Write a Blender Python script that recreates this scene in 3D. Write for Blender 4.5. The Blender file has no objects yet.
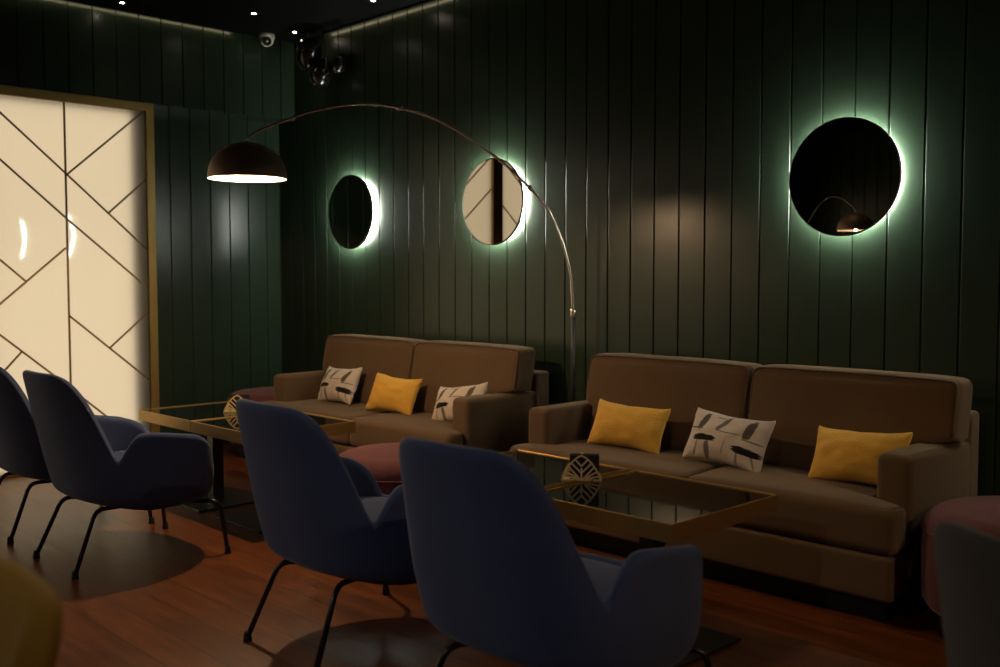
import bpy, bmesh, math, random
from mathutils import Vector, Matrix, noise
random.seed(7)
PI = math.pi
sc = bpy.context.scene
C = sc.collection
rad = math.radians

# ------------------------------------------------------------------ helpers
def obj(name, bm, m, parent=None, smooth=True, loc=(0, 0, 0), rot=(0, 0, 0), normals=True):
    if normals:
        bmesh.ops.recalc_face_normals(bm, faces=bm.faces)
    me = bpy.data.meshes.new(name)
    bm.to_mesh(me); bm.free()
    me.materials.append(m)
    if smooth:
        for p in me.polygons: p.use_smooth = True
    o = bpy.data.objects.new(name, me); C.objects.link(o)
    o.location = loc; o.rotation_euler = rot
    if parent: o.parent = parent
    return o

def thing(name, label, cat, loc=(0, 0, 0), rotz=0, group=None):
    o = bpy.data.objects.new(name, None); C.objects.link(o)
    o.empty_display_size = .1
    o.location = loc; o.rotation_euler = (0, 0, rotz)
    o['label'] = label; o['category'] = cat
    if group: o['group'] = group
    return o

def tag(o, label, cat, group=None):
    o['label'] = label; o['category'] = cat
    if group: o['group'] = group
    return o

def struct(o, label=None):
    o['kind'] = 'structure'
    if label: o['label'] = label
    return o

def copy_tree(o, parent=None):
    c = o.copy(); C.objects.link(c); c.parent = parent
    for ch in list(o.children): copy_tree(ch, c)
    return c

def dup(o, loc, rotz=0, label=None, group=None):
    c = copy_tree(o); c.location = loc; c.rotation_euler = (0, 0, rotz)
    if label: c['label'] = label
    if group: c['group'] = group
    return c

def add_box(bm, x0, x1, y0, y1, z0, z1, bev=0, seg=2):
    r = bmesh.ops.create_cube(bm, size=1)
    vs = r['verts']
    for v in vs:
        v.co = Vector((x0 + (v.co.x + .5) * (x1 - x0), y0 + (v.co.y + .5) * (y1 - y0), z0 + (v.co.z + .5) * (z1 - z0)))
    if bev:
        es = list({e for v in vs for e in v.link_edges})
        bmesh.ops.bevel(bm, geom=es, offset=bev, segments=seg, affect='EDGES', profile=.5)
    return vs

def box_bm(*a, **k):
    bm = bmesh.new(); add_box(bm, *a, **k); return bm

def cyl_bm(r, z0, z1, n=48, bev=.003, r2=None):
    r2 = r if r2 is None else r2
    return lathe([(0, z0), (r - bev, z0), (r, z0 + bev), (r2, z1 - bev), (r2 - bev, z1), (0, z1)], n)

def lathe(prof, n=64, bm=None, off=(0, 0, 0), open_=False):
    bm = bm or bmesh.new()
    rings = []
    for r, z in prof:
        if r < 1e-6:
            rings.append([bm.verts.new((off[0], off[1], off[2] + z))])
        else:
            rings.append([bm.verts.new((off[0] + r * math.cos(2 * PI * i / n), off[1] + r * math.sin(2 * PI * i / n), off[2] + z)) for i in range(n)])
    for a, b in zip(rings, rings[1:]):
        for i in range(n):
            j = (i + 1) % n
            if len(a) == 1 and len(b) == 1: continue
            if len(a) == 1: bm.faces.new((a[0], b[i], b[j]))
            elif len(b) == 1: bm.faces.new((a[i], a[j], b[0]))
            else: bm.faces.new((a[i], a[j], b[j], b[i]))
    return bm

def catmull(pts, k=8):
    pts = [Vector(p) for p in pts]
    P = [pts[0] * 2 - pts[1]] + pts + [pts[-1] * 2 - pts[-2]]
    out = []
    for i in range(1, len(P) - 2):
        for s in range(k):
            t = s / k
            a, b, c, d = P[i - 1], P[i], P[i + 1], P[i + 2]
            out.append(.5 * ((2 * b) + (c - a) * t + (2 * a - 5 * b + 4 * c - d) * t * t + (3 * b - a - 3 * c + d) * t ** 3))
    out.append(pts[-1])
    return out

def fillet(pts, r, k=6):
    pts = [Vector(p) for p in pts]
    out = [pts[0]]
    for a, b, c in zip(pts, pts[1:], pts[2:]):
        u = (a - b).normalized(); w = (c - b).normalized()
        d = min(r, (a - b).length * .45, (c - b).length * .45)
        p, q = b + u * d, b + w * d
        for i in range(k + 1):
            t = i / k
            out.append((1 - t) ** 2 * p + 2 * t * (1 - t) * b + t * t * q)
    out.append(pts[-1])
    return out

def add_tube(bm, pts, r, n=12, closed=False, cap=True):
    pts = [Vector(p) for p in pts]
    m = len(pts)
    rr = r if callable(r) else (lambda t: r)
    rings = []
    up = None
    for i, p in enumerate(pts):
        if closed: t = (pts[(i + 1) % m] - pts[i - 1]).normalized()
        else: t = (pts[min(i + 1, m - 1)] - pts[max(i - 1, 0)]).normalized()
        if up is None:
            up = Vector((0, 0, 1)) if abs(t.z) < .9 else Vector((1, 0, 0))
        s = t.cross(up)
        if s.length < 1e-6: s = t.cross(Vector((0, 1, 0)))
        s.normalize(); up = s.cross(t).normalized()
        R = rr(i / (m - 1))
        rings.append([bm.verts.new(p + R * (math.cos(2 * PI * k / n) * s + math.sin(2 * PI * k / n) * up)) for k in range(n)])
    rng = range(m) if closed else range(m - 1)
    for i in rng:
        a, b = rings[i], rings[(i + 1) % m]
        for k in range(n):
            l = (k + 1) % n
            bm.faces.new((a[k], a[l], b[l], b[k]))
    if cap and not closed:
        bm.faces.new(rings[0]); bm.faces.new(list(reversed(rings[-1])))
    return bm

def axis_samples(h, r, n):
    """coordinates from -h..h, dense inside the rounded edge bands"""
    k = 5
    e = [-h + r * (1 - math.cos(PI / 2 * i / k)) for i in range(k + 1)]
    inner = [(-h + r) + (2 * h - 2 * r) * i / n for i in range(1, n)]
    return e + inner + [-x for x in reversed(e)]

def puffy(sx, sy, sz, r, puff=(0, 0, 0), n=8, bm=None, c=(0, 0, 0), fn=None, wr=0, seed=0):
    """closed upholstered block, sizes are full extents"""
    bm = bm or bmesh.new()
    h = (sx / 2, sy / 2, sz / 2)
    r = min(r, *(q * .98 for q in h))
    ax = [axis_samples(h[i], r, n if 2 * h[i] - 2 * r > .05 else 2) for i in range(3)]
    cache = {}
    def vert(i, j, k):
        key = (i, j, k)
        if key in cache: return cache[key]
        p = Vector((ax[0][i], ax[1][j], ax[2][k]))
        q = Vector([max(-(h[a] - r), min(h[a] - r, p[a])) for a in range(3)])
        d = p - q
        cnt = sum(abs(x) > 1e-9 for x in d)
        if d.length > 1e-9:
            p = q + d.normalized() * r
        u = [p[a] / h[a] for a in range(3)]
        for a in range(3):
            if puff[a]:
                b, cc = (a + 1) % 3, (a + 2) % 3
                p[a] += puff[a] * u[a] * (1 - u[b] ** 4) * (1 - u[cc] ** 4)
        if wr:
            nn = noise.noise(Vector((p.x * 4 + seed, p.y * 4, p.z * 4 + seed * 2)))
            p += Vector((0, 0, 1)) * nn * wr + Vector((0, 1, 0)) * nn * wr
        p += Vector(c)
        if fn: p = Vector(fn(p))
        cache[key] = bm.verts.new(p)
        return cache[key]
    N = [len(a) for a in ax]
    for a in range(3):
        b, cc = (a + 1) % 3, (a + 2) % 3
        for side in (0, N[a] - 1):
            for i in range(N[b] - 1):
                for j in range(N[cc] - 1):
                    q = []
                    for di, dj in ((0, 0), (1, 0), (1, 1), (0, 1)):
                        idx = [0, 0, 0]; idx[a] = side; idx[b] = i + di; idx[cc] = j + dj
                        q.append(vert(*idx))
                    bm.faces.new(q if side else list(reversed(q)))
    return bm

def subsurf(o, lv=1):
    m = o.modifiers.new('sub', 'SUBSURF'); m.levels = lv; m.render_levels = lv
    return o

# ------------------------------------------------------------------ materials
def mat(name, col, rough=.5, metal=0, spec=.5, sheen=0, sheen_tint=None, bump=0, bscale=60, var=0, vscale=6, coat=0, coat_r=.1, emit=None, es=0):
    m = bpy.data.materials.new(name); m.use_nodes = True
    nt = m.node_tree; b = nt.nodes['Principled BSDF']
    b.inputs['Base Color'].default_value = (*col, 1)
    b.inputs['Roughness'].default_value = rough
    b.inputs['Metallic'].default_value = metal
    b.inputs['Specular IOR Level'].default_value = spec
    if sheen:
        b.inputs['Sheen Weight'].default_value = sheen
        b.inputs['Sheen Roughness'].default_value = .4
        b.inputs['Sheen Tint'].default_value = (*(sheen_tint or (1, 1, 1)), 1)
    if coat:
        b.inputs['Coat Weight'].default_value = coat
        b.inputs['Coat Roughness'].default_value = coat_r
    tc = nt.nodes.new('ShaderNodeTexCoord')
    if var:
        n = nt.nodes.new('ShaderNodeTexNoise'); n.inputs['Scale'].default_value = vscale
        n.inputs['Detail'].default_value = 4
        nt.links.new(tc.outputs['Object'], n.inputs['Vector'])
        mx = nt.nodes.new('ShaderNodeMix'); mx.data_type = 'RGBA'
        mx.inputs[6].default_value = (*[c * (1 - var) for c in col], 1)
        mx.inputs[7].default_value = (*[min(1, c * (1 + var)) for c in col], 1)
        nt.links.new(n.outputs['Fac'], mx.inputs[0]); nt.links.new(mx.outputs[2], b.inputs['Base Color'])
    if bump:
        n2 = nt.nodes.new('ShaderNodeTexNoise'); n2.inputs['Scale'].default_value = bscale
        n2.inputs['Detail'].default_value = 3
        nt.links.new(tc.outputs['Object'], n2.inputs['Vector'])
        bp = nt.nodes.new('ShaderNodeBump'); bp.inputs['Strength'].default_value = bump
        bp.inputs['Distance'].default_value = .01
        nt.links.new(n2.outputs['Fac'], bp.inputs['Height']); nt.links.new(bp.outputs[0], b.inputs['Normal'])
    if emit:
        b.inputs['Emission Color'].default_value = (*emit, 1); b.inputs['Emission Strength'].default_value = es
    return m

M = {}
M['wall'] = mat('green_panel_paint', (.024, .041, .025), rough=.26, spec=.45, bump=.04, bscale=9, var=.08, vscale=2)
M['ceil'] = mat('black_ceiling_paint', (.0018, .0018, .0018), rough=.85, spec=.2, bump=.1, bscale=40)
M['brown'] = mat('brown_sofa_cloth', (.135, .082, .045), rough=.9, spec=.2, sheen=.25, sheen_tint=(1, .85, .65), bump=.25, bscale=350, var=.1, vscale=5)
M['brown_pipe'] = mat('brown_piping', (.13, .085, .052), rough=.85, spec=.2, sheen=.2, bump=.2, bscale=300)
M['blue'] = mat('blue_velvet', (.056, .080, .185), rough=.85, spec=.2, sheen=.25, sheen_tint=(.6, .7, 1), bump=.2, bscale=300, var=.12, vscale=6)
M['slate'] = mat('grey_blue_velvet', (.085, .095, .125), rough=.85, spec=.2, sheen=.25, sheen_tint=(.7, .8, 1), bump=.2, bscale=300, var=.12)
M['mustard_chair'] = mat('mustard_velvet', (.22, .115, .012), rough=.85, spec=.2, sheen=.25, sheen_tint=(1, .8, .4), bump=.2, bscale=300, var=.12)
M['mustard'] = mat('yellow_cushion_velvet', (.78, .43, .07), rough=.85, spec=.2, sheen=.2, sheen_tint=(1, .85, .5), bump=.3, bscale=120, var=.08, vscale=12)
M['pink'] = mat('dusty_pink_velvet', (.14, .046, .050), rough=.85, spec=.2, sheen=.3, sheen_tint=(1, .7, .7), bump=.25, bscale=60, var=.2, vscale=7)
M['black_metal'] = mat('black_lacquered_steel', (.008, .008, .008), rough=.3, spec=.5, bump=.02, bscale=20)
M['black_rubber'] = mat('black_rubber', (.01, .01, .01), rough=.7, bump=.05, bscale=60)
M['plinth'] = mat('black_plinth', (.006, .005, .004), rough=.7, bump=.05, bscale=60)
M['brass'] = mat('brushed_brass', (.52, .32, .10), rough=.38, metal=.75, bump=.03, bscale=70)
M['brass_dim'] = mat('satin_brass_frame', (.45, .30, .10), rough=.45, metal=.85, bump=.03, bscale=70)
M['inlay'] = mat('bronze_inlay', (.42, .28, .14), rough=.5, metal=.2, bump=.02, bscale=70)
M['gold'] = mat('polished_gold', (1, .80, .44), rough=.35, metal=.35, bump=.02, bscale=70)
M['chrome'] = mat('chrome', (.92, .82, .66), rough=.24, metal=.85, bump=.01, bscale=30)
M['tglass'] = mat('black_table_glass', (.004, .005, .004), rough=.05, spec=.4, coat=.05, coat_r=.03, bump=.004, bscale=3)
M['mirror'] = mat('mirror_silver', (.62, .60, .56), rough=.01, metal=1, bump=.001, bscale=2)
M['mirror_edge'] = mat('mirror_edge_trim', (.12, .09, .06), rough=.4, metal=.6, bump=.01, bscale=40)
M['led'] = mat('led_strip', (.9, .9, .9), rough=.5, bump=.01, emit=(.95, 1, .88), es=98)
M['edge_glow'] = mat('added_edge_glow', (.9, .8, .6), rough=.5, bump=.01, emit=(1, .78, .50), es=5)  # emitter of the added strips that brighten the wall tops
M['spot'] = mat('spotlight_lens', (.9, .9, .9), rough=.5, bump=.01, emit=(1, .86, .66), es=60)
M['shade'] = mat('dark_bronze_shade', (.32, .22, .145), rough=.5, metal=.35, spec=.5, bump=.02, bscale=90)
M['shade_in'] = mat('white_shade_lining', (.80, .76, .70), rough=.6, bump=.02, bscale=90)
M['bulb'] = mat('frosted_bulb', (.9, .85, .8), rough=.6, bump=.01, emit=(1, .72, .45), es=40)
M['white_plastic'] = mat('white_plastic', (.85, .76, .62), rough=.4, bump=.02, bscale=40)
M['lens'] = mat('camera_lens', (.01, .01, .012), rough=.08, coat=.5, bump=.005, bscale=10)
M['balloon'] = mat('black_balloon_rubber', (.012, .010, .009), rough=.18, spec=.7, coat=.4, coat_r=.12, bump=.01, bscale=8)
M['napkin'] = mat('black_paper_napkins', (.010, .010, .010), rough=.8, bump=.2, bscale=40)
M['marble'] = mat('black_marble', (.012, .012, .013), rough=.2, bump=.02, bscale=10, var=.4, vscale=9)

def floor_mat():
    m = mat('wood_look_floor', (.1, .04, .02), rough=.33, spec=.4)
    nt = m.node_tree; b = nt.nodes['Principled BSDF']
    tc = nt.nodes['Texture Coordinate']
    br = nt.nodes.new('ShaderNodeTexBrick')
    br.offset = .37; br.offset_frequency = 2; br.squash = 1
    br.inputs['Scale'].default_value = 1
    br.inputs['Brick Width'].default_value = .92; br.inputs['Row Height'].default_value = .155
    br.inputs['Mortar Size'].default_value = .0022; br.inputs['Mortar Smooth'].default_value = .1
    br.inputs['Color1'].default_value = (.165, .046, .009, 1); br.inputs['Color2'].default_value = (.125, .034, .008, 1)
    br.inputs['Mortar'].default_value = (.030, .014, .008, 1)
    nt.links.new(tc.outputs['Object'], br.inputs['Vector'])
    mp = nt.nodes.new('ShaderNodeMapping'); mp.inputs['Scale'].default_value = (1.6, 18, 1)
    nt.links.new(tc.outputs['Object'], mp.inputs['Vector'])
    n = nt.nodes.new('ShaderNodeTexNoise'); n.inputs['Scale'].default_value = 2; n.inputs['Detail'].default_value = 7
    n.inputs['Distortion'].default_value = .8
    nt.links.new(mp.outputs[0], n.inputs['Vector'])
    rmp = nt.nodes.new('ShaderNodeMapRange'); rmp.inputs[1].default_value = .25; rmp.inputs[2].default_value = .75
    rmp.inputs[3].default_value = .55; rmp.inputs[4].default_value = 1.45
    nt.links.new(n.outputs['Fac'], rmp.inputs[0])
    mx = nt.nodes.new('ShaderNodeMix'); mx.data_type = 'RGBA'; mx.blend_type = 'MULTIPLY'; mx.inputs[0].default_value = 1
    nt.links.new(br.outputs['Color'], mx.inputs[6]); nt.links.new(rmp.outputs[0], mx.inputs[7])
    nt.links.new(mx.outputs[2], b.inputs['Base Color'])
    r2 = nt.nodes.new('ShaderNodeMapRange'); r2.inputs[3].default_value = .30; r2.inputs[4].default_value = .46
    nt.links.new(n.outputs['Fac'], r2.inputs[0]); nt.links.new(r2.outputs[0], b.inputs['Roughness'])
    bp = nt.nodes.new('ShaderNodeBump'); bp.inputs['Strength'].default_value = .35; bp.inputs['Distance'].default_value = .002
    bp.invert = True
    nt.links.new(br.outputs['Fac'], bp.inputs['Height']); nt.links.new(bp.outputs[0], b.inputs['Normal'])
    return m
M['floor'] = floor_mat()

def frosted():
    """opal glass: lets the light behind through, glossy in front"""
    m = bpy.data.materials.new('opal_glass'); m.use_nodes = True
    nt = m.node_tree; nt.nodes.remove(nt.nodes['Principled BSDF'])
    out = nt.nodes['Material Output']
    tr = nt.nodes.new('ShaderNodeBsdfTranslucent'); tr.inputs[0].default_value = (.95, .93, .88, 1)
    df = nt.nodes.new('ShaderNodeBsdfDiffuse'); df.inputs[0].default_value = (.20, .18, .15, 1)
    gl = nt.nodes.new('ShaderNodeBsdfGlossy'); gl.inputs[0].default_value = (1, 1, 1, 1); gl.inputs['Roughness'].default_value = .03
    fr = nt.nodes.new('ShaderNodeFresnel'); fr.inputs[0].default_value = 1.52
    n = nt.nodes.new('ShaderNodeTexNoise'); n.inputs['Scale'].default_value = .8
    tc = nt.nodes.new('ShaderNodeTexCoord'); nt.links.new(tc.outputs['Object'], n.inputs['Vector'])
    bp = nt.nodes.new('ShaderNodeBump'); bp.inputs['Strength'].default_value = .02
    nt.links.new(n.outputs['Fac'], bp.inputs['Height']); nt.links.new(bp.outputs[0], gl.inputs['Normal'])
    a = nt.nodes.new('ShaderNodeMixShader'); a.inputs[0].default_value = .12
    nt.links.new(tr.outputs[0], a.inputs[1]); nt.links.new(df.outputs[0], a.inputs[2])
    b = nt.nodes.new('ShaderNodeMixShader')
    nt.links.new(fr.outputs[0], b.inputs[0]); nt.links.new(a.outputs[0], b.inputs[1]); nt.links.new(gl.outputs[0], b.inputs[2])
    nt.links.new(b.outputs[0], out.inputs[0])
    return m
M['opal'] = frosted()
M['backlight'] = mat('backlight_panel', (.8, .8, .8), rough=.8, bump=.01, emit=(1, .80, .53), es=.90)

def stroke_mat(name, strokes):
    """cream linen with black and grey brush strokes: (u, v, half width, half height, lean, darkness)"""
    m = mat(name, (.66, .55, .46), rough=.9, spec=.2, sheen=.1, bump=.3, bscale=180)
    nt = m.node_tree; b = nt.nodes['Principled BSDF']; tc = nt.nodes['Texture Coordinate']
    sx = nt.nodes.new('ShaderNodeSeparateXYZ'); nt.links.new(tc.outputs['UV'], sx.inputs[0])
    def math_(op, a, b_=None, c_=None):
        n = nt.nodes.new('ShaderNodeMath'); n.operation = op
        for i, q in enumerate((a, b_, c_)):
            if q is None: continue
            if isinstance(q, (int, float)): n.inputs[i].default_value = q
            else: nt.links.new(q, n.inputs[i])
        return n.outputs[0]
    mpv = nt.nodes.new('ShaderNodeMapping'); mpv.inputs['Scale'].default_value = (9, 60, 1)
    nt.links.new(tc.outputs['UV'], mpv.inputs[0])
    nz = nt.nodes.new('ShaderNodeTexNoise'); nz.inputs['Scale'].default_value = 1; nz.inputs['Detail'].default_value = 4
    nt.links.new(mpv.outputs[0], nz.inputs['Vector'])
    tot = None
    for (cu, cv, hw, hh, lean, dark) in strokes:
        du = math_('SUBTRACT', sx.outputs[0], cu); dv = math_('SUBTRACT', sx.outputs[1], cv)
        du = math_('SUBTRACT', du, math_('MULTIPLY', dv, lean * .4))
        a = math_('POWER', math_('ABSOLUTE', math_('DIVIDE', du, hw)), 3.)
        c = math_('POWER', math_('ABSOLUTE', math_('DIVIDE', dv, hh)), 3.)
        s = math_('ADD', a, c)
        s = math_('ADD', s, math_('MULTIPLY', math_('SUBTRACT', nz.outputs['Fac'], .5), 2.4))
        k = nt.nodes.new('ShaderNodeMapRange'); k.inputs[1].default_value = .75; k.inputs[2].default_value = 1.15
        k.inputs[3].default_value = dark; k.inputs[4].default_value = 0
        nt.links.new(s, k.inputs[0])
        tot = k.outputs[0] if tot is None else math_('MAXIMUM', tot, k.outputs[0])
    mx = nt.nodes.new('ShaderNodeMix'); mx.data_type = 'RGBA'
    mx.inputs[6].default_value = (.66, .55, .46, 1); mx.inputs[7].default_value = (.012, .010, .010, 1)
    nt.links.new(tot, mx.inputs[0]); nt.links.new(mx.outputs[2], b.inputs['Base Color'])
    return m
strk = [(.22, .74, .045, .20, .30, .85), (.14, .58, .12, .016, 0, .75), (.50, .76, .030, .17, .7, .75), (.60, .60, .15, .014, 0, .7),
        (.82, .70, .048, .20, .15, .85), (.30, .40, .17, .065, 0, 1), (.84, .30, .16, .070, 0, 1), (.20, .20, .014, .16, .2, .6),
        (.36, .18, .035, .17, -.1, .75), (.74, .15, .014, .14, .2, .6), (.92, .14, .014, .12, -.2, .55), (.58, .28, .010, .14, .3, .4), (.88, .50, .11, .014, 0, .7), (.44, .88, .06, .014, 0, .6)]
M['print'] = stroke_mat('printed_linen', strk)

# ------------------------------------------------------------------ the room
YW, XL, XB, ZC, ZB = 4.55, -7.31, -7.07, 3.235, 2.61
XR, YF = 3.0, -3.4
PW = .1675

def panel_profile(a0, a1, phase):
    """points (a, depth) along a boarded wall with narrow grooves at phase + k*PW"""
    pts = [(a0, 0)]
    k = math.ceil((a0 - phase) / PW + .05)
    while phase + k * PW < a1 - .01:
        g = phase + k * PW
        pts += [(g - .0065, 0), (g - .0050, -.0006), (g - .0038, -.0022), (g - .003, -.009), (g + .003, -.009), (g + .0038, -.0022), (g + .0050, -.0006), (g + .0065, 0)]
        k += 1
    pts.append((a1, 0))
    return pts

def add_panels(bm, a0, a1, z0, z1, phase, f):
    pr = panel_profile(a0, a1, phase)
    prev = None
    for a, d in pr:
        v = (bm.verts.new(f(a, d, z0)), bm.verts.new(f(a, d, z1)))
        if prev: bm.faces.new((prev[0], v[0], v[1], prev[1]))
        prev = v

bm = bmesh.new()
add_panels(bm, XL - .02, XR, 0, ZC, -1.60, lambda a, d, z: (a, YW - d, z))
struct(obj('wall_back', bm, M['wall'], smooth=False, normals=False), 'dark green boarded wall behind the sofas')
bm = bmesh.new()
add_panels(bm, 3.36, YW, 0, ZB, 3.585, lambda a, d, z: (XL + d, a, z))
add_panels(bm, YF, YW, ZB, ZC, 3.585, lambda a, d, z: (XB + d, a, z))
add_panels(bm, YF, -2.25, 0, ZB, 3.585, lambda a, d, z: (XB + d, a, z))
vs = [bm.verts.new(p) for p in ((XB, YF, ZB), (XB, YW, ZB), (XL - .03, YW, ZB), (XL - .03, YF, ZB))]
bm.faces.new(vs)
struct(obj('wall_left', bm, M['wall'], smooth=False, normals=False), 'dark green boarded wall with a bulkhead over the lit doors')
bm = bmesh.new()
add_panels(bm, XB - .3, XR, 0, ZC, 0, lambda a, d, z: (a, YF + d, z))
struct(obj('wall_front', bm, M['wall'], smooth=False, normals=False))
bm = bmesh.new()
add_panels(bm, YF, YW, 0, ZC, 0, lambda a, d, z: (XR - d, a, z))
struct(obj('wall_right', bm, M['wall'], smooth=False, normals=False))
struct(obj('floor', box_bm(XL - .3, XR + .1, YF - .1, YW + .1, -.1, 0), M['floor'], smooth=False))
struct(obj('ceiling', box_bm(XL - .3, XR + .1, YF - .1, YW + .1, ZC, ZC + .1), M['ceil'], smooth=False))

def edge_strip(n, pts, face):  # added glowing strip with a dark back, makes the bright band under the ceiling
    bm = box_bm(*pts)
    o = struct(obj('trim_%d' % n, bm, M['black_metal'], smooth=False)); 
    e = obj('added_glow_line', box_bm(*face), M['edge_glow'], o, smooth=False); return o
edge_strip(1, (-6.6, -2.6, YW - .050, YW - .044, ZC - .016, ZC), (-6.6, -2.6, YW - .0439, YW - .042, ZC - .014, ZC - .002))
edge_strip(2, (XB + .044, XB + .050, 1.0, 4.0, ZC - .016, ZC), (XB + .042, XB + .0439, 1.0, 4.0, ZC - .014, ZC - .002))

# lit opal glass doors on the left wall, each with its brass inlay
def strip(bm, p, q, w=.013, x=-7.10, t=.006):
    a = Vector((x, *p)); b = Vector((x, *q)); d = (b - a).normalized(); s = Vector((0, -d.z, d.y)) * w / 2
    n = Vector((t, 0, 0))
    V = [bm.verts.new(v) for v in (a - s, a + s, b + s, b - s, a - s + n, a + s + n, b + s + n, b - s + n)]
    for f in ((0, 1, 2, 3), (4, 5, 6, 7), (0, 1, 5, 4), (1, 2, 6, 5), (2, 3, 7, 6), (3, 0, 4, 7)):
        bm.faces.new([V[i] for i in f])

GT = 2.548
def lit_door(n, y0, y1, lines, bar=None, dark=0):
    d = bpy.data.objects.new('door_%d' % n, None); C.objects.link(d); d.location = (-7.1, (y0 + y1) / 2, 0)
    struct(d)
    inv = Vector((7.1, -(y0 + y1) / 2, 0))
    def put(name, bm, m, smooth=False):
        bmesh.ops.translate(bm, verts=bm.verts, vec=inv)
        return obj(name, bm, m, d, smooth=smooth)
    bm = bmesh.new()
    w = .062
    for a in (y0 - w, y1):
        add_box(bm, -7.19, -7.075, a, a + w, 0, ZB, bev=.002, seg=1)
    add_box(bm, -7.19, -7.076, y0 - .01, y1 + .01, GT, ZB - .0005, bev=.002, seg=1)
    add_box(bm, -7.19, -7.076, y0 - .01, y1 + .01, 0, .022, bev=.002, seg=1)
    put('door_frame', bm, M['brass_dim'])
    bm = box_bm(-7.112, -7.102, y0, y1, .022, GT)
    bm2 = bmesh.new()
    V = [bm2.verts.new(p) for p in ((-7.102, y0, .022), (-7.102, y1, .022), (-7.102, y1, GT), (-7.102, y0, GT))]
    bm2.faces.new(V); bm.free()
    put('glass_panel', bm2, M['opal'])
    put('backlight', box_bm(-7.145, -7.135, y0 + .01, y1 - (dark or .01), .03, GT - .02), M['backlight'])
    bm = bmesh.new()
    for p, q in lines: strip(bm, p, q)
    if bar: strip(bm, (bar, .022), (bar, GT), w=.014)
    put('brass_inlay', bm, M['inlay'])
    return d

# inlay lines as (y, z)
L1 = [((2.05, 2.65 - .0), (2.727, 2.054)), ((2.727, 2.054), (3.29, 1.55))]
lines = [((2.205, 2.517), (2.727, 2.054)), ((2.727, 2.054), (3.29, 1.550)),
         ((2.20, 2.205), (2.712, 1.756)), ((2.712, 1.756), (3.29, 1.268)),
         ((2.727, 2.054), (3.285, GT)), ((3.01, 1.800), (3.29, 2.053)),
         ((2.707, 1.547), (2.20, 1.108)), ((2.20, 1.530), (2.436, 1.318)),
         ((2.20, 1.017), (2.572, .697)), ((2.572, .697), (3.29, .06)),
         ((2.719, 1.078), (3.29, .588)), ((2.999, .838), (3.29, 1.085)), ((2.20, .63), (2.40, .845))]
lit_door(1, 2.20, 3.293, lines, bar=2.718, dark=.10)
l2 = [((2.07, 2.06), (1.41, 1.48)), ((2.07, 1.60), (.80, .55)), ((1.66, 1.70), (.80, 2.40)), ((1.41, 1.48), (.80, 1.0)),
      ((2.07, .80), (1.41, .22)), ((2.07, 2.50), (1.66, 2.15)), ((1.41, 2.1), (1.0, GT)), ((1.6, .40), (2.07, .10))]
lit_door(2, .80, 2.070, l2, bar=1.41)
l3 = [((.675, 2.2), (-.1, 1.6)), ((.675, 1.3), (-.58, .2)), ((-.1, 1.6), (-.58, 2.1)), ((.2, 1.0), (-.58, 1.8)), ((.675, .5), (0, .03))]
lit_door(3, -.58, .675, l3, bar=-.1)
l4 = [((-.705, 2.1), (-1.5, 1.5)), ((-.705, 1.2), (-1.96, .1)), ((-1.5, 1.5), (-1.96, 2.0)), ((-1.3, .8), (-1.96, 1.5))]
lit_door(4, -1.96, -.705, l4, bar=-1.5)

# ------------------------------------------------------------------ mirrors with a halo
def make_mirror(label):
    t = thing('round_mirror', label, 'mirror', group='round backlit mirrors on the green wall')
    R = .280
    # local: origin on wall, y negative towards the room
    def rot(bm): bmesh.ops.rotate(bm, verts=bm.verts, cent=(0, 0, 0), matrix=Matrix.Rotation(PI / 2, 3, 'X')); return bm
    obj('mirror_glass', rot(lathe([(0, .070), (R - .006, .070), (R - .004, .0685), (R - .004, .060), (0, .060)], 96)), M['mirror'], t, smooth=False)
    obj('mirror_rim', rot(lathe([(R - .0045, .0715), (R, .0710), (R, .052), (R - .004, .050), (0, .050), (0, .050), (R - .0045, .0585), (R - .0045, .0715)], 96)), M['mirror_edge'], t)
    obj('led_strip', rot(lathe([(.240, .014), (.254, .014), (.254, .048), (.240, .048), (.240, .014)], 96)), M['led'], t)
    obj('wall_mount', rot(lathe([(0, 0), (.236, 0), (.236, .052), (0, .052)], 64)), M['black_metal'], t)
    return t
m0 = make_mirror('round backlit mirror nearest the far left corner, dark face'); m0.scale = (1, .78, 1)
m0.location = (-6.25, YW, 1.835)
dup(m0, (-4.70, YW, 1.83), 0, 'round backlit mirror in the middle, reflecting the lit cream doors')
dup(m0, (-2.30, YW, 1.82), 0, 'round backlit mirror alone on the right above the nearer sofa')

dup(m0, (-.75, YW, 1.82), 0, 'round backlit mirror beyond the right edge, seen only as an arc in the lit doors')

# ------------------------------------------------------------------ ceiling things
def make_spot(label):
    t = thing('ceiling_spotlight', label, 'ceiling light', group='small recessed spotlights in the black ceiling')
    obj('bezel', lathe([(.022, 0), (.035, -.001), (.038, -.004), (.036, -.007), (.026, -.008), (.020, -.003), (.018, 0), (.022, 0)], 32), M['black_metal'], t)
    obj('lens', lathe([(0, -.006), (.012, -.0055), (.016, -.001), (0, -.001)], 24), M['spot'], t)
    return t
spots = [((-6.848, 3.033), 'recessed ceiling spotlight at the far left, above the lit doors'),
         ((-6.471, 3.834), 'recessed ceiling spotlight left of the corner, before the white dome camera'),
         ((-6.74, 4.345), 'recessed ceiling spotlight closest to the corner and the balloons'),
         ((-5.604, 4.24), 'recessed ceiling spotlight at the right, along the sofa wall'),
         ((-4.4, .9), 'unseen ceiling spotlight added for light out over the middle of the room'),  # unseen fixture, added to light the room
         ((-5.4, -1.3), 'recessed ceiling spotlight at the far end, seen in the right mirror')]
s0 = None
for (x, y), lb in spots:
    if s0 is None: s0 = make_spot(lb); s0.location = (x, y, ZC)
    else: dup(s0, (x, y, ZC), 0, lb)

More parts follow.
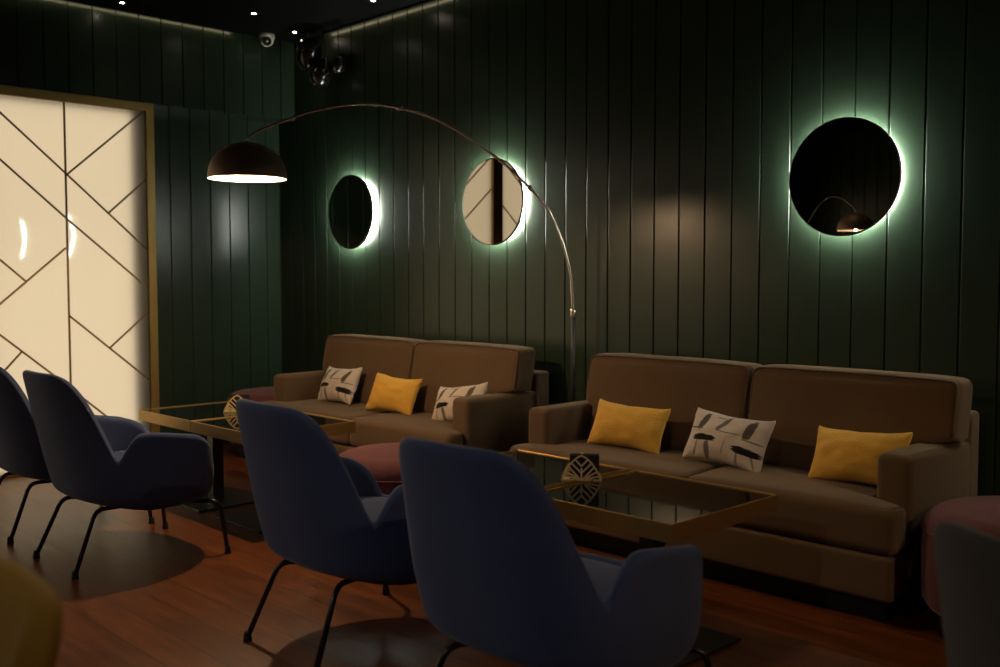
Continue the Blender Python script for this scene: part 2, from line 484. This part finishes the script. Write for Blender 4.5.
def spot_light(x, y, z, e, size=75, col=(1, .78, .52), blend=.8, tgt=None):
    l = bpy.data.lights.new('spot_beam', 'SPOT'); l.energy = e; l.color = col; l.spot_size = rad(size); l.spot_blend = blend; l.shadow_soft_size = .03
    o = bpy.data.objects.new('spot_beam', l); C.objects.link(o); o.location = (x, y, z)
    if tgt: o.rotation_euler = (Vector(tgt) - o.location).to_track_quat('-Z', 'Y').to_euler()
    return o

# dome camera on the ceiling before the left wall
t = thing('security_camera', 'white dome security camera on the ceiling by the left wall', 'security camera', (-6.97, 4.24, ZC))
obj('mounting_ring', lathe([(0, 0), (.060, 0), (.062, -.006), (.062, -.026), (.056, -.032), (0, -.032)], 48), M['white_plastic'], t)
bm = bmesh.new()
prof = [(.052, -.030)] + [(.054 * math.cos(a), -.040 - .054 * math.sin(a)) for a in [i * PI / 2 / 10 for i in range(10)]] + [(0, -.094)]
obj('dome_housing', lathe(prof, 48), M['white_plastic'], t)
dv = Vector((.83, -.48, -.28)).normalized()
q = dv.to_track_quat('Z', 'Y').to_euler()
e = lathe([(0, .026), (.030, .030), (.034, .036), (.034, .056), (.030, .060), (.022, .057), (0, .056)], 32)
obj('lens_barrel', e, M['black_metal'], t, loc=(0, 0, -.048), rot=q)
obj('lens', lathe([(0, .063), (.008, .062), (.014, .058), (.014, .054), (0, .054)], 24), M['chrome'], t, loc=(0, 0, -.048), rot=q)

def make_balloon(label, loc, rot, s):
    t = thing('balloon', label, 'balloon', loc, group='black balloons in the corner')
    pr = []
    for i in range(25):
        a = PI * i / 24
        r = .115 * math.sin(a) * (1 + .12 * math.cos(a)); z = .135 * math.cos(a)
        if z < 0: z *= 1.18
        pr.append((max(r, 0), z))
    b = obj('balloon_skin', lathe(pr, 40), M['balloon'], t, rot=rot); b.scale = (s, s, s)
    bm = bmesh.new(); add_tube(bm, [(0, 0, .09 * s), (0, 0, ZC - loc[2])], .0012, n=6); obj('string', bm, M['black_metal'], t)
    k = obj('knot', lathe([(0, -.150), (.004, -.158), (.006, -.166), (.011, -.176), (.008, -.178), (0, -.176)], 16), M['balloon'], t, rot=rot); k.scale = (s, s, s)
    return t
make_balloon('upper glossy black balloon touching the ceiling in the far corner', (-6.60, 4.38, 3.055), (0, rad(20), rad(20)), .84)
make_balloon('lower glossy black balloon hanging in the far corner', (-6.47, 4.40, 2.885), (rad(165), rad(12), 0), .74)
make_balloon('smallest black balloon, furthest right in the corner', (-6.31, 4.45, 2.93), (rad(160), 0, 0), .45)

# ------------------------------------------------------------------ sofas
def tube_obj(name, pts, r, m, parent, closed=False, n=8):
    bm = bmesh.new(); add_tube(bm, pts, r, n=n, closed=closed); return obj(name, bm, m, parent)

def make_sofa(label):
    # local frame: x 0 (left) .. 2.02, y 0 (front) .. .80 (back), z up
    W = 2.085; MX = W / 2 + .08
    t = thing('sofa', label, 'sofa', group='brown two seat sofas against the green wall')
    obj('base', puffy(W - .02, .76, .175, .018, n=6, c=(W / 2, .38, .1875)), M['brown'], t)
    bm = bmesh.new(); add_box(bm, .07, W - .07, .09, .74, 0, .11, bev=.004, seg=1)
    obj('plinth', bm, M['plinth'], t, smooth=False)
    for s in (0, 1):
        a = 0.0 if s == 0 else MX + .002; b = MX - .002 if s == 0 else W
        def fn(p, s=s):
            # T cushion: outer side steps in behind the arm front
            x, y, z = p
            k = min(1, max(0, (y - .125) / .03)); k = k * k * (3 - 2 * k)
            if s == 0:
                x = MX - (MX - x) * (1 - k * .155 / MX)
            else:
                x = MX + (x - MX) * (1 - k * .155 / (W - MX))
            return (x, y, z)
        o = obj('seat_cushion', puffy(b - a, .56, .185, .035, puff=(0, .004, .012), n=14, c=((a + b) / 2, .28, .372), fn=fn, wr=.003, seed=s * 5), M['brown'], t)
        # piping round the top front edge
        pts = []
        e = .012
        x0, x1 = a + e, b - e
        base = [(x0, .50), (x0, .012), (x1, .012), (x1, .50)]
        fl = fillet([(x, y, .452) for x, y in base], .03, 4)
        dense = []
        for p, q2 in zip(fl, fl[1:]):
            k = max(1, int((q2 - p).length / .03))
            for i in range(k): dense.append(p.lerp(q2, i / k))
        dense.append(fl[-1])
        tube_obj('piping', [Vector(fn(p)) for p in dense], .005, M['brown_pipe'], o)
    # arms
    for s in (0, 1):
        cx = .075 if s == 0 else W - .075
        o = obj('arm', puffy(.148, .62, .50, .032, puff=(.004, 0, .004), n=10, c=(cx, .145 + .31, .40), wr=.002, seed=9 + s), M['brown'], t)
        # welt that edges the arm front
        xs = cx - .066, cx + .066
        # side seam near the rear
    o = obj('back_frame', puffy(W, .115, .67, .022, n=10, c=(W / 2, .775, .435)), M['brown'], t)
    for s in (0, 1):
        xx = .001 if s == 0 else W - .001
        tube_obj('piping', [(xx, .73, .12), (xx, .73, .40), (xx, .73, .745)], .004, M['brown_pipe'], o)
    # back cushions: overlap the arms above z .66
    for s in (0, 1):
        a = 0.100 if s == 0 else MX + .003; b = MX - .003 if s == 0 else W + .022
        def fb(p, s=s):
            x, y, z = p
            k = 1 - min(1, max(0, (z - .646) / .014))
            lim = .06 if s == 0 else .18
            if s == 0: x = MX - (MX - x) * (1 - k * lim / MX)
            else: x = MX + (x - MX) * (1 - k * lim / (W - MX))
            y += (z - .46) * .20           # lean
            return (x, y, z)
        o = obj('back_cushion', puffy(b - a, .165, .462, .040, puff=(.004, .018, .010), n=22, c=((a + b) / 2, .535, .46 + .229), fn=fb, wr=.003, seed=21 + s * 4), M['brown'], t)
        # piping along front edge loop
        for yo in (-.076,):
            loop = fillet([(a + .012, .535 + yo, .66), (a + .012, .535 + yo, .912), (b - .012, .535 + yo, .912), (b - .012, .535 + yo, .66)], .035, 5)
            dense = []
            for p, q2 in zip(loop, loop[1:]):
                k = max(1, int((q2 - p).length / .03))
                for i in range(k): dense.append(p.lerp(q2, i / k))
            dense.append(loop[-1])
            def crown(p):
                u = (p.x - (a + b) / 2) / ((b - a) / 2)
                if p.z > .90: p = Vector((p.x, p.y, p.z + .008 * (1 - u ** 4)))
                return Vector(fb(p))
            tube_obj('piping', [crown(p) for p in dense if p.z > .67], .0055, M['brown_pipe'], o)
    return t
SB = (-3.735, 3.685, 0); SA = (-6.285, 3.685, 0)
sofa = make_sofa('brown two seat sofa at the right, the nearer one with two yellow cushions'); sofa.location = SB
dup(sofa, SA, 0, 'brown two seat sofa at the left under two round mirrors, the farther one')

# ------------------------------------------------------------------ scatter cushions
def pillow_bm(w, h, T, seed, uv=True):
    bm = bmesh.new(); uvl = bm.loops.layers.uv.new('UVMap')
    n, m = 36, 24
    def pos(i, j, side):
        u = -math.cos(PI * i / n); v = -math.cos(PI * j / m)
        u = .55 * u + .45 * (2 * i / n - 1); v = .55 * v + .45 * (2 * j / m - 1)
        x = w / 2 * u * (1 - .09 * (1 - v * v) - .05 * (u * v) ** 10); z = h / 2 * v * (1 - .15 * (1 - u * u))
        th = T / 2 * (max(0, (1 - u * u)) ** .55) * (max(0, (1 - v * v)) ** .55)
        edge = max(abs(u), abs(v))
        wv = noise.noise(Vector((u * 3.2 + seed, v * 2.6, side * 3 + seed))) * .010 * (1 - edge ** 6)
        ang = math.atan2(v, u)
        wv += .0045 * math.sin(ang * 26 + seed) * edge ** 4 * (1 - edge ** 12) * (abs(u * v) + .25)
        zz = noise.noise(Vector((u * 2 + seed * 3, v * 2, 0))) * .006
        return Vector((x, side * (th + wv if edge < .999 else 0), z + zz)), (u * .5 + .5, v * .5 + .5)
    grids = {}
    for side in (-1, 1):
        g = []
        for i in range(n + 1):
            col = []
            for j in range(m + 1):
                bd = i in (0, n) or j in (0, m)
                if side == 1 and bd: col.append(grids[-1][i][j]); continue
                p, t = pos(i, j, side)
                if bd: p.y = 0
                col.append((bm.verts.new(p), t))
            g.append(col)
        grids[side] = g
        for i in range(n):
            for j in range(m):
                q = [g[i][j], g[i + 1][j], g[i + 1][j + 1], g[i][j + 1]]
                if side == 1: q.reverse()
                f = bm.faces.new([a[0] for a in q])
                for lp, a in zip(f.loops, q): lp[uvl].uv = a[1]
    return bm

def cushion(label, m, x, y, z, yaw, lean, roll, w=.50, h=.29, T=.155, seed=1, cat='cushion', grp=None):
    o = obj('throw_pillow', pillow_bm(w, h, T, seed), m, normals=True)
    tag(o, label, cat, grp)
    R = Matrix.Rotation(yaw, 4, 'Z') @ Matrix.Rotation(lean, 4, 'X') @ Matrix.Rotation(roll, 4, 'Y')
    o.matrix_world = Matrix.Translation((x, y, z)) @ R
    return o
zs = .468 + .118
lean = -rad(24)
cushion('plain yellow cushion at the left end of the nearer sofa', M['mustard'], -3.195, 4.02, zs + .000, rad(4), lean, rad(2), w=.46, h=.250, seed=1.3, grp='plain yellow cushions')
cushion('cream cushion with black brush strokes in the middle of the nearer sofa', M['print'], -2.585, 3.99, zs + .005, rad(-3), lean, rad(3), w=.46, h=.262, seed=5.1, grp='cream cushions with brush strokes')
cushion('plain yellow cushion at the right end of the nearer sofa', M['mustard'], -1.965, 4.03, zs, rad(-5), lean, rad(-3), w=.45, h=.255, seed=8.7, grp='plain yellow cushions')
cushion('cream brush stroke cushion at the left end of the farther sofa', M['print'], -5.77, 4.05, zs + .01, rad(-4), lean, rad(-3), w=.44, h=.275, seed=12.2, grp='cream cushions with brush strokes')
cushion('plain yellow cushion on the farther sofa, between two printed ones', M['mustard'], -5.11, 4.01, zs + .003, rad(14), lean, rad(4), w=.39, h=.262, seed=17.9, grp='plain yellow cushions')
cushion('cream brush stroke cushion half hidden behind the farther sofa\'s right arm', M['print'], -4.50, 4.03, zs - .008, rad(-4), lean, rad(-9), w=.46, h=.26, seed=23.4, grp='cream cushions with brush strokes')

# ------------------------------------------------------------------ tables
def make_table(label, w=.65, d=.65):
    t = thing('coffee_table', label, 'table', group='square brass rimmed tables with black glass')
    H_, rh, rt = .55, .064, .006
    bm = bmesh.new()
    x, y = w / 2, d / 2
    def ring(x, y, z): return [bm.verts.new(p) for p in ((-x, -y, z), (x, -y, z), (x, y, z), (-x, y, z))]
    e = .002
    rs = [ring(x - rt, y - rt, H_ - rh), ring(x - e, y - e, H_ - rh), ring(x, y, H_ - rh + e), ring(x, y, H_ - e), ring(x - e, y - e, H_), ring(x - rt + e, y - rt + e, H_), ring(x - rt, y - rt, H_ - e)]
    for a, b in zip(rs, rs[1:] + rs[:1]):
        for i in range(4):
            j = (i + 1) % 4; bm.faces.new((a[i], a[j], b[j], b[i]))
    obj('brass_rim', bm, M['brass'], t, smooth=False)
    obj('glass_top', box_bm(-x + rt + .0005, x - rt - .0005, -y + rt + .0005, y - rt - .0005, H_ - .014, H_ - .005, bev=.001, seg=1), M['tglass'], t, smooth=False)
    obj('underside_panel', box_bm(-x + rt + .001, x - rt - .001, -y + rt + .001, y - rt - .001, H_ - rh + .004, H_ - .015), M['black_metal'], t, smooth=False)
    obj('column', box_bm(-.035, .035, -.035, .035, .012, H_ - rh + .004, bev=.003), M['black_metal'], t, smooth=False)
    obj('base_plate', box_bm(-.235, .235, -.235, .235, 0, .012, bev=.002), M['black_metal'], t, smooth=False)
    return t
YT = 2.955
tA1 = make_table('brass rimmed table farthest left, its corner before the lit doors'); tA1.location = (-5.50, YT, 0)
dup(tA1, (-4.845, YT, 0), 0, 'brass rimmed table in front of the farther sofa, half hidden by a blue chair back')
dup(tA1, (-2.925, YT, 0), 0, 'brass rimmed table mostly hidden behind the nearest blue chair, left of a pair')
dup(tA1, (-2.232, YT, 0), 0, 'brass rimmed table nearest the camera, before the right sofa')

def bar2(bm, p, q, w, y0, y1):
    a = Vector((p[0], 0, p[1])); b = Vector((q[0], 0, q[1])); d = (b - a).normalized(); s = Vector((-d.z, 0, d.x)) * w / 2
    V = [bm.verts.new(v + Vector((0, yy, 0))) for yy in (y0, y1) for v in (a - s, a + s, b + s, b - s)]
    for f in ((0, 1, 2, 3), (4, 5, 6, 7), (0, 1, 5, 4), (1, 2, 6, 5), (2, 3, 7, 6), (3, 0, 4, 7)): bm.faces.new([V[i] for i in f])

def make_holder(label):
    t = thing('napkin_holder', label, 'napkin holder', group='gold leaf shaped napkin holders')
    def outline(a):      # a 0..pi, leaf dome with a peak
        t_ = math.sin(a); sg = 1 if math.cos(a) >= 0 else -1
        t_ = a / (PI / 2) if a <= PI / 2 else (PI - a) / (PI / 2)
        return (sg * .078 * max(0, 1 - t_) ** .72 * (1 + .28 * t_), .100 * t_)
    def plate(y0, y1):
        bm = bmesh.new(); w = .0068
        pts = [outline(PI * i / 20) for i in range(21)]
        for p, q in zip(pts, pts[1:]): bar2(bm, p, q, w, y0, y1)
        bar2(bm, (-.080, .003), (.080, .003), .006, y0, y1)
        for s in (-1, 1):
            for a in (14, 30, 47):
                aa = rad(a)
                # hit on outline
                best = min((outline(PI * i / 200) for i in range(101)), key=lambda p: abs(math.atan2(p[1], p[0]) - aa))
                bar2(bm, (s * .006, .006), (s * best[0], best[1]), w, y0, y1)
            bar2(bm, (0, .030), (s * .040, .070), w, y0, y1)
            bar2(bm, (0, .058), (s * .024, .083), w, y0, y1)
        bar2(bm, (0, 0), (0, .052), w, y0, y1)
        return bm
    obj('front_plate', plate(-.028, -.025), M['gold'], t, smooth=False)
    obj('back_plate', plate(.025, .028), M['gold'], t, smooth=False)
    obj('tray', box_bm(-.078, .078, -.028, .028, 0, .004), M['gold'], t, smooth=False)
    return t
ZT = .5455
nh = make_holder('gold leaf shaped napkin holder on the nearer pair of tables'); nh.location = (-2.605, 2.985, ZT); nh.rotation_euler = (0, 0, rad(40))
dup(nh, (-5.36, 3.03, ZT), rad(52), 'gold napkin holder on the farther tables, half behind a blue chair back')
def napkins(label, x, y, rz):
    bm = bmesh.new()
    for i in range(9):
        y0 = -.021 + i * .0046
        add_box(bm, -.046 + .001 * (i % 3), .068 + .001 * (i % 2), y0, y0 + .0038, .005, .100 + .0015 * (i % 2), bev=.0008, seg=1)
    o = obj('napkin_stack', bm, M['napkin'], smooth=False); o.location = (x, y, ZT); o.rotation_euler = (0, 0, rz)
    tag(o, label, 'napkins', 'black paper napkins in the gold holders')
napkins('black paper napkins standing in the nearer gold holder', -2.605, 2.985, rad(40))
napkins('black paper napkins in the farther gold holder, beside a blue chair back', -5.36, 3.03, rad(52))

# ------------------------------------------------------------------ poufs
def make_pouf(label, R=.36, Hh=.50):
    t = thing('pouf', label, 'pouf', group='round dusty pink velvet poufs')
    pr = [(0, .10)]
    pr += [(R - .05, .10), (R - .015, .106), (R, .13)]
    pr += [(R + .006 * math.sin(PI * k), .13 + (Hh - .24) * k) for k in (.2, .4, .6, .8, 1)]
    for i in range(1, 9):
        a = PI / 2 * i / 8
        pr.append((R - .10 + .10 * math.cos(a), Hh - .11 + .09 * math.sin(a)))
    for k in (.8, .6, .4, .2, 0):
        rr = (R - .10) * k; pr.append((rr, Hh - .02 + .02 * (1 - (rr / (R - .1)) ** 2)))
    bm = lathe(pr, 72)
    for v in bm.verts:
        n = noise.noise(v.co * 5) * .006
        v.co += Vector((v.co.x, v.co.y, 0)).normalized() * n if v.co.xy.length > .05 else Vector()
    body = obj('upholstered_body', bm, M['pink'], t)
    ring = [((R + .002) * math.cos(2 * PI * i / 72), (R + .002) * math.sin(2 * PI * i / 72), Hh - .105) for i in range(72)]
    tube_obj('piping', ring, .006, M['pink'], body, closed=True)
    obj('base_ring', lathe([(0, 0), (R - .055, 0), (R - .05, .005), (R - .04, .095), (R - .05, .102), (0, .102)], 64), M['plinth'], t)
    return t
pf = make_pouf('dusty pink round pouf between the two pairs of tables'); pf.location = (-3.90, 3.12, 0)
dup(pf, (-6.68, 4.10, 0), .7, 'dusty pink round pouf in the far corner, beside the farther sofa\'s left arm')
dup(pf, (-1.27, 3.97, 0), 1.9, 'dusty pink round pouf at the right edge, beside the nearer sofa\'s right arm')

# ------------------------------------------------------------------ armchairs
def sm(a, b, x):
    k = min(1, max(0, (x - a) / (b - a))); return k * k * (3 - 2 * k)

def rim_height(a):
    """a = degrees from the middle of the back"""
    A0 = 58
    if a < A0: back = .500 + .418 * (1 - (a / A0) ** 4.6) ** .52
    else: back = .500
    if a >= A0 - 4:
        arm = .500 + .145 * sm(56, 77, a) - .025 * sm(80, 108, a)
        if a > 98:
            k = min(1, (a - 98) / 42); arm = .450 + (arm - .450) * max(0, (1 - k ** 2.3)) ** .60
        return max(back, arm) if a < A0 + 2 else arm
    return back

def shell_bm():
    bm = bmesh.new(); N = 120
    zb, zsh = .262, .205
    def plan(th, off=0, s=1):
        c, q = math.cos(th), math.sin(th)
        w = .415 - off; d = (.315 if c > 0 else .372) - off
        x = w * math.copysign(abs(q) ** .78, q) * s; y = -d * math.copysign(abs(c) ** .78, c) * s
        return x, y
    def warp(x, y, z, a):
        bw = 1 - sm(52, 80, a)
        h = max(0, z - .40)
        y -= h * .245 * bw
        x *= 1 - .40 * max(0, z - .52) * (1 - sm(58, 66, a))
        x *= 1 - .10 * max(0, z - .55) * sm(62, 80, a)
        z += -.035 * sm(.05, .34, -y) * (1 if z < .40 else 0) * 0
        return (x, y, z)
    rows = []
    outer = [(.30, 0), (.62, .002), (.82, .010), (.92, .030), (.97, .068), (.994, .125), (1.0, .205)]
    nup = 9
    top_r = .024
    for i in range(N):
        th = -PI + 2 * PI * i / N
        a = abs(math.degrees(th)); zt = rim_height(a)
        col = []
        zl = min(zsh, (zt - zb) * .80)
        for s, h in outer:
            x, y = plan(th, 0, s)
            # the underside rises to the rear, as a bucket does
            rise = .045 * sm(.0, .3, -y) * (1 - s * .0)
            col.append(warp(x, y, zb + h * zl / zsh + rise * (1 - h / zsh), a))
        z1 = zt - top_r * .9
        z0 = zb + zl
        for k in range(1, nup + 1):
            z = z0 + (max(z1, z0 + .002) - z0) * k / nup
            x, y = plan(th, 0); col.append(warp(x, y, z, a))
        for off, dz in ((.006, -.008), (.016, -.001), (.028, 0), (.040, -.004), (.049, -.014)):
            x, y = plan(th, off); col.append(warp(x, y, zt + dz, a))
        zi = min(.405, zt - .03)
        for k in range(0, 8):
            z = (zt - .026) + (zi - (zt - .026)) * k / 7
            x, y = plan(th, .052 + .004 * k / 7); col.append(warp(x, y, z, a))
        for s in (.92, .75, .4):
            x, y = plan(th, .056, s); col.append(warp(x, y, zi, a) if s > .9 else (x, y, .40))
        rows.append([bm.verts.new(p) for p in col])
    L = len(rows[0])
    for i in range(N):
        A, B = rows[i], rows[(i + 1) % N]
        for k in range(L - 1): bm.faces.new((A[k], B[k], B[k + 1], A[k + 1]))
    b0 = bm.verts.new((0, 0, zb - .0)); b1 = bm.verts.new((0, 0, .40))
    for i in range(N):
        A, B = rows[i], rows[(i + 1) % N]
        bm.faces.new((A[0], b0, B[0])); bm.faces.new((A[-1], B[-1], b1))
    return bm

def seat_bm():
    bm = bmesh.new(); N = 72; rings = []
    prof = [(.0, .400), (.90, .402), (.965, .412), (.985, .428), (.97, .445), (.92, .456), (.75, .463), (.5, .466), (.25, .467)]
    for s, z in prof[1:]:
        r = []
        for i in range(N):
            th = -PI + 2 * PI * i / N; c, q = math.cos(th), math.sin(th)
            d = .235 if c > 0 else .300
            r.append(bm.verts.new((.335 * math.copysign(abs(q) ** .72, q) * s, -d * math.copysign(abs(c) ** .72, c) * s, z - .010 * sm(.1, .3, -(-d * c * s)) )))
        rings.append(r)
    for A, B in zip(rings, rings[1:]):
        for i in range(N):
            j = (i + 1) % N; bm.faces.new((A[i], A[j], B[j], B[i]))
    c0 = bm.verts.new((0, 0, .400)); c1 = bm.verts.new((0, 0, .4675))
    for i in range(N):
        j = (i + 1) % N
        bm.faces.new((rings[0][j], rings[0][i], c0)); bm.faces.new((rings[-1][i], rings[-1][j], c1))
    return bm

def make_chair(label, m, group='shell armchairs'):
    t = thing('lounge_chair', label, 'chair', group=group)
    subsurf(obj('shell', shell_bm(), m, t), 1)
    obj('seat_cushion', seat_bm(), m, t)
    feet = [(-1, -1), (1, -1), (-1, 1), (1, 1)]
    for sx, sy in feet:
        if sy < 0:
            path = [(sx * .10, -.02, .262), (sx * .195, -.235, .285), (sx * .235, -.350, .012)]
        else:
            path = [(sx * .16, .17, .256), (sx * .318, .318, .262), (sx * .333, .350, .012)]
        bm = bmesh.new(); add_tube(bm, fillet(path, .05, 8), .0105, n=12)
        lg = obj('leg', bm, M['black_metal'], t)
        p = path[-1]
        obj('foot_cap', lathe([(0, 0), (.0155, 0), (.0165, .004), (.013, .030), (.0115, .036), (0, .036)], 20, off=(p[0], p[1], 0)), M['black_rubber'], lg)
    bm = bmesh.new()
    add_tube(bm, [(-.12, .03, .256), (.12, .03, .256)], .0095, n=10); add_tube(bm, [(-.12, -.02, .260), (.12, -.02, .260)], .0095, n=10)
    obj('cross_brace', bm, M['black_metal'], t)
    return t
def recolour(root, m):
    for ch in root.children:
        if ch.name.startswith(('shell', 'seat_cushion')):
            ch.data = ch.data.copy(); ch.data.materials[0] = m
    return root
ch = make_chair('blue velvet shell armchair, nearest, its back at the middle of the photo', M['blue'], 'blue velvet shell armchairs')
ch.location = (-1.96, 2.12, 0); ch.rotation_euler = (0, 0, rad(0))
dup(ch, (-3.03, 2.22, 0), rad(-2), 'blue velvet shell armchair before the middle pink pouf, left of the nearest one')
dup(ch, (-4.73, 2.07, 0), rad(0), 'blue velvet shell armchair at the left, seen whole from behind before the lit doors')
dup(ch, (-5.56, 2.07, 0), rad(0), 'blue velvet shell armchair cut off by the left edge of the photo')
e_ = dup(ch, (-.365, 2.075, 0), rad(-30), 'slate grey shell armchair cut off by the right edge of the photo', 'other shell armchairs')
recolour(e_, M['slate'])
y_ = dup(ch, (-1.545, .095, 0), rad(180), 'mustard yellow shell armchair cut off at the bottom left corner', 'other shell armchairs')
recolour(y_, M['mustard_chair'])

# ------------------------------------------------------------------ arc floor lamp
PX, PY = -3.91, 4.40
dirv = Vector((-4.65 + 3.91, 2.69 - 4.40, 0)).normalized()
arc = [(0, 1.143), (.008, 1.26), (.022, 1.388), (.087, 1.59), (.182, 1.761), (.337, 1.909), (.476, 2.016), (.696, 2.150), (.869, 2.225), (1.038, 2.262), (1.204, 2.273), (1.366, 2.253), (1.526, 2.212), (1.63, 2.172), (1.774, 2.108), (1.851, 2.062)]
def make_lamp(label, loc, rot):
    t = thing('arc_floor_lamp', label, 'floor lamp', loc, rot, 'arc floor lamps with dome shades')
    # local: arc runs along +x
    obj('base', cyl_bm(.17, 0, .045, 64, .006), M['marble'], t)
    obj('pole', cyl_bm(.0135, .045, 1.135, 20, .001), M['black_metal'], t)
    obj('collar', lathe([(0, 1.115), (.0165, 1.115), (.018, 1.118), (.018, 1.155), (.0155, 1.16), (0, 1.16)], 24), M['chrome'], t)
    P = catmull([(s, 0, z) for s, z in arc], 5)
    n = len(P)
    def rr(t_): return .0092 if t_ < .30 else (.0078 if t_ < .60 else .0062)
    bm = bmesh.new(); add_tube(bm, P, rr, n=14)
    a = obj('arm', bm, M['chrome'], t)
    for f in (.31, .605, .86):
        i = int(f * (n - 1)); d = (P[i + 1] - P[i]).normalized()
        bm = bmesh.new(); add_tube(bm, [P[i] - d * .014, P[i] + d * .014], .0135 if f < .7 else .010, n=14)
        obj('arm_joint', bm, M['chrome'], a)
    X = arc[-1][0]; zr, R = 1.852, .199
    pr = [(R, zr), (R, zr + .012)]
    for i in range(1, 17):
        q = PI / 2 * i / 17
        pr.append((R * math.cos(q) ** .93, zr + .012 + .176 * math.sin(q)))
    pr.append((.016, zr + .188)); pr.append((0, zr + .188))
    obj('lamp_shade', lathe(pr, 72, off=(X, 0, 0)), M['shade'], t)
    pi = [(R, zr), (R - .003, zr + .0005), (R - .004, zr + .012)]
    for i in range(1, 17):
        q = PI / 2 * i / 17
        pi.append(((R - .005) * math.cos(q) ** .93, zr + .012 + .170 * math.sin(q)))
    pi.append((0, zr + .181))
    obj('shade_lining', lathe(pi, 72, off=(X, 0, 0)), M['shade_in'], t)
    obj('socket', lathe([(0, zr + .18), (.020, zr + .18), (.022, zr + .13), (.018, zr + .12), (0, zr + .12)], 24, off=(X, 0, 0)), M['black_metal'], t)
    obj('bulb', lathe([(0, zr + .125), (.014, zr + .122), (.030, zr + .095), (.034, zr + .078), (.028, zr + .055), (.014, zr + .046), (0, zr + .044)], 24, off=(X, 0, 0)), M['bulb'], t)
    obj('stem', lathe([(0, zr + .186), (.006, zr + .186), (.006, 2.062), (0, 2.066)], 16, off=(X, 0, 0)), M['chrome'], t)
    return t
lamp = make_lamp('arc floor lamp rising between the sofas, its dome lit before the far mirrors', (PX, PY, 0), math.atan2(dirv.y, dirv.x))
l2r = rad(40)
lamp2 = dup(lamp, (-5.2 - 1.851 * math.cos(l2r), -1.5 - 1.851 * math.sin(l2r), 0), l2r, 'arc floor lamp seen only as a small dome in the right mirror')

l3r = math.atan2(-1.7, -.6)
lamp3 = dup(lamp, (1.05 - 1.851 * math.cos(l3r), 2.75 - 1.851 * math.sin(l3r), 0), l3r, 'arc floor lamp beyond the right edge, lighting the right arm of the nearer sofa')

def point(x, y, z, e, col, r=.03):
    l = bpy.data.lights.new('bulb_light', 'POINT'); l.energy = e; l.color = col; l.shadow_soft_size = r
    o = bpy.data.objects.new('bulb_light', l); C.objects.link(o); o.location = (x, y, z)
WARM = (1, .66, .36)
point(-4.645, 2.70, 1.885, 62, WARM)
point(-5.2, -1.5, 1.885, 16, WARM)
point(1.05, 2.75, 1.885, 42, WARM)

# downlights, then added beams without fixtures
for (x, y), e in (((-6.848, 3.033), 3), ((-6.471, 3.834), 3), ((-6.74, 4.345), 2), ((-5.604, 4.24), 4), ((-4.4, .9), 6), ((-5.4, -1.3), 4)):
    spot_light(x, y, ZC - .01, e, 70)
spot_light(-2.5, 2.9, ZC - .01, 30, 62)
spot_light(-3.0, 1.2, ZC - .01, 14, 60)
spot_light(-1.5, .1, ZC - .01, 22, 84, col=(1, .86, .70))  # added fill for the chair backs, no fixture
spot_light(-3.8, .0, ZC - .01, 22, 84, col=(1, .86, .70))  # second added fill, towards the left chairs

spot_light(-1.6, -2.4, ZC - .01, 95, 42, col=(1, .90, .78), tgt=(-2.7, 1.7, .3))  # added beam from behind the camera, aimed to brighten the chair backs

# ------------------------------------------------------------------ world and camera
w = bpy.data.worlds.new('World'); sc.world = w; w.use_nodes = True
w.node_tree.nodes['Background'].inputs[0].default_value = (.9, .95, 1, 1)
w.node_tree.nodes['Background'].inputs[1].default_value = 0.0

cam = bpy.data.cameras.new('Camera'); co = bpy.data.objects.new('Camera', cam); C.objects.link(co)
cam.sensor_width = 36; cam.lens = 36 * 1004 / 1000
cam.clip_start = .05
co.location = (0, 0, 1.35)
pit, yaw = math.atan(57 / 1004), rad(45.8)
co.rotation_euler = (PI / 2 - pit, 0, yaw)
cam.dof.use_dof = True; cam.dof.focus_distance = 4.9; cam.dof.aperture_fstop = 2.4
sc.camera = co

sc.view_settings.view_transform = 'Standard'; sc.view_settings.look = 'None'
sc.view_settings.gamma = 1; sc.view_settings.exposure = 0; sc.view_settings.use_curve_mapping = False
sc.cycles.use_denoising = True
sc.cycles.max_bounces = 8; sc.cycles.diffuse_bounces = 4; sc.cycles.glossy_bounces = 5
sc.cycles.sample_clamp_indirect = 4
sc.cycles.caustics_reflective = False
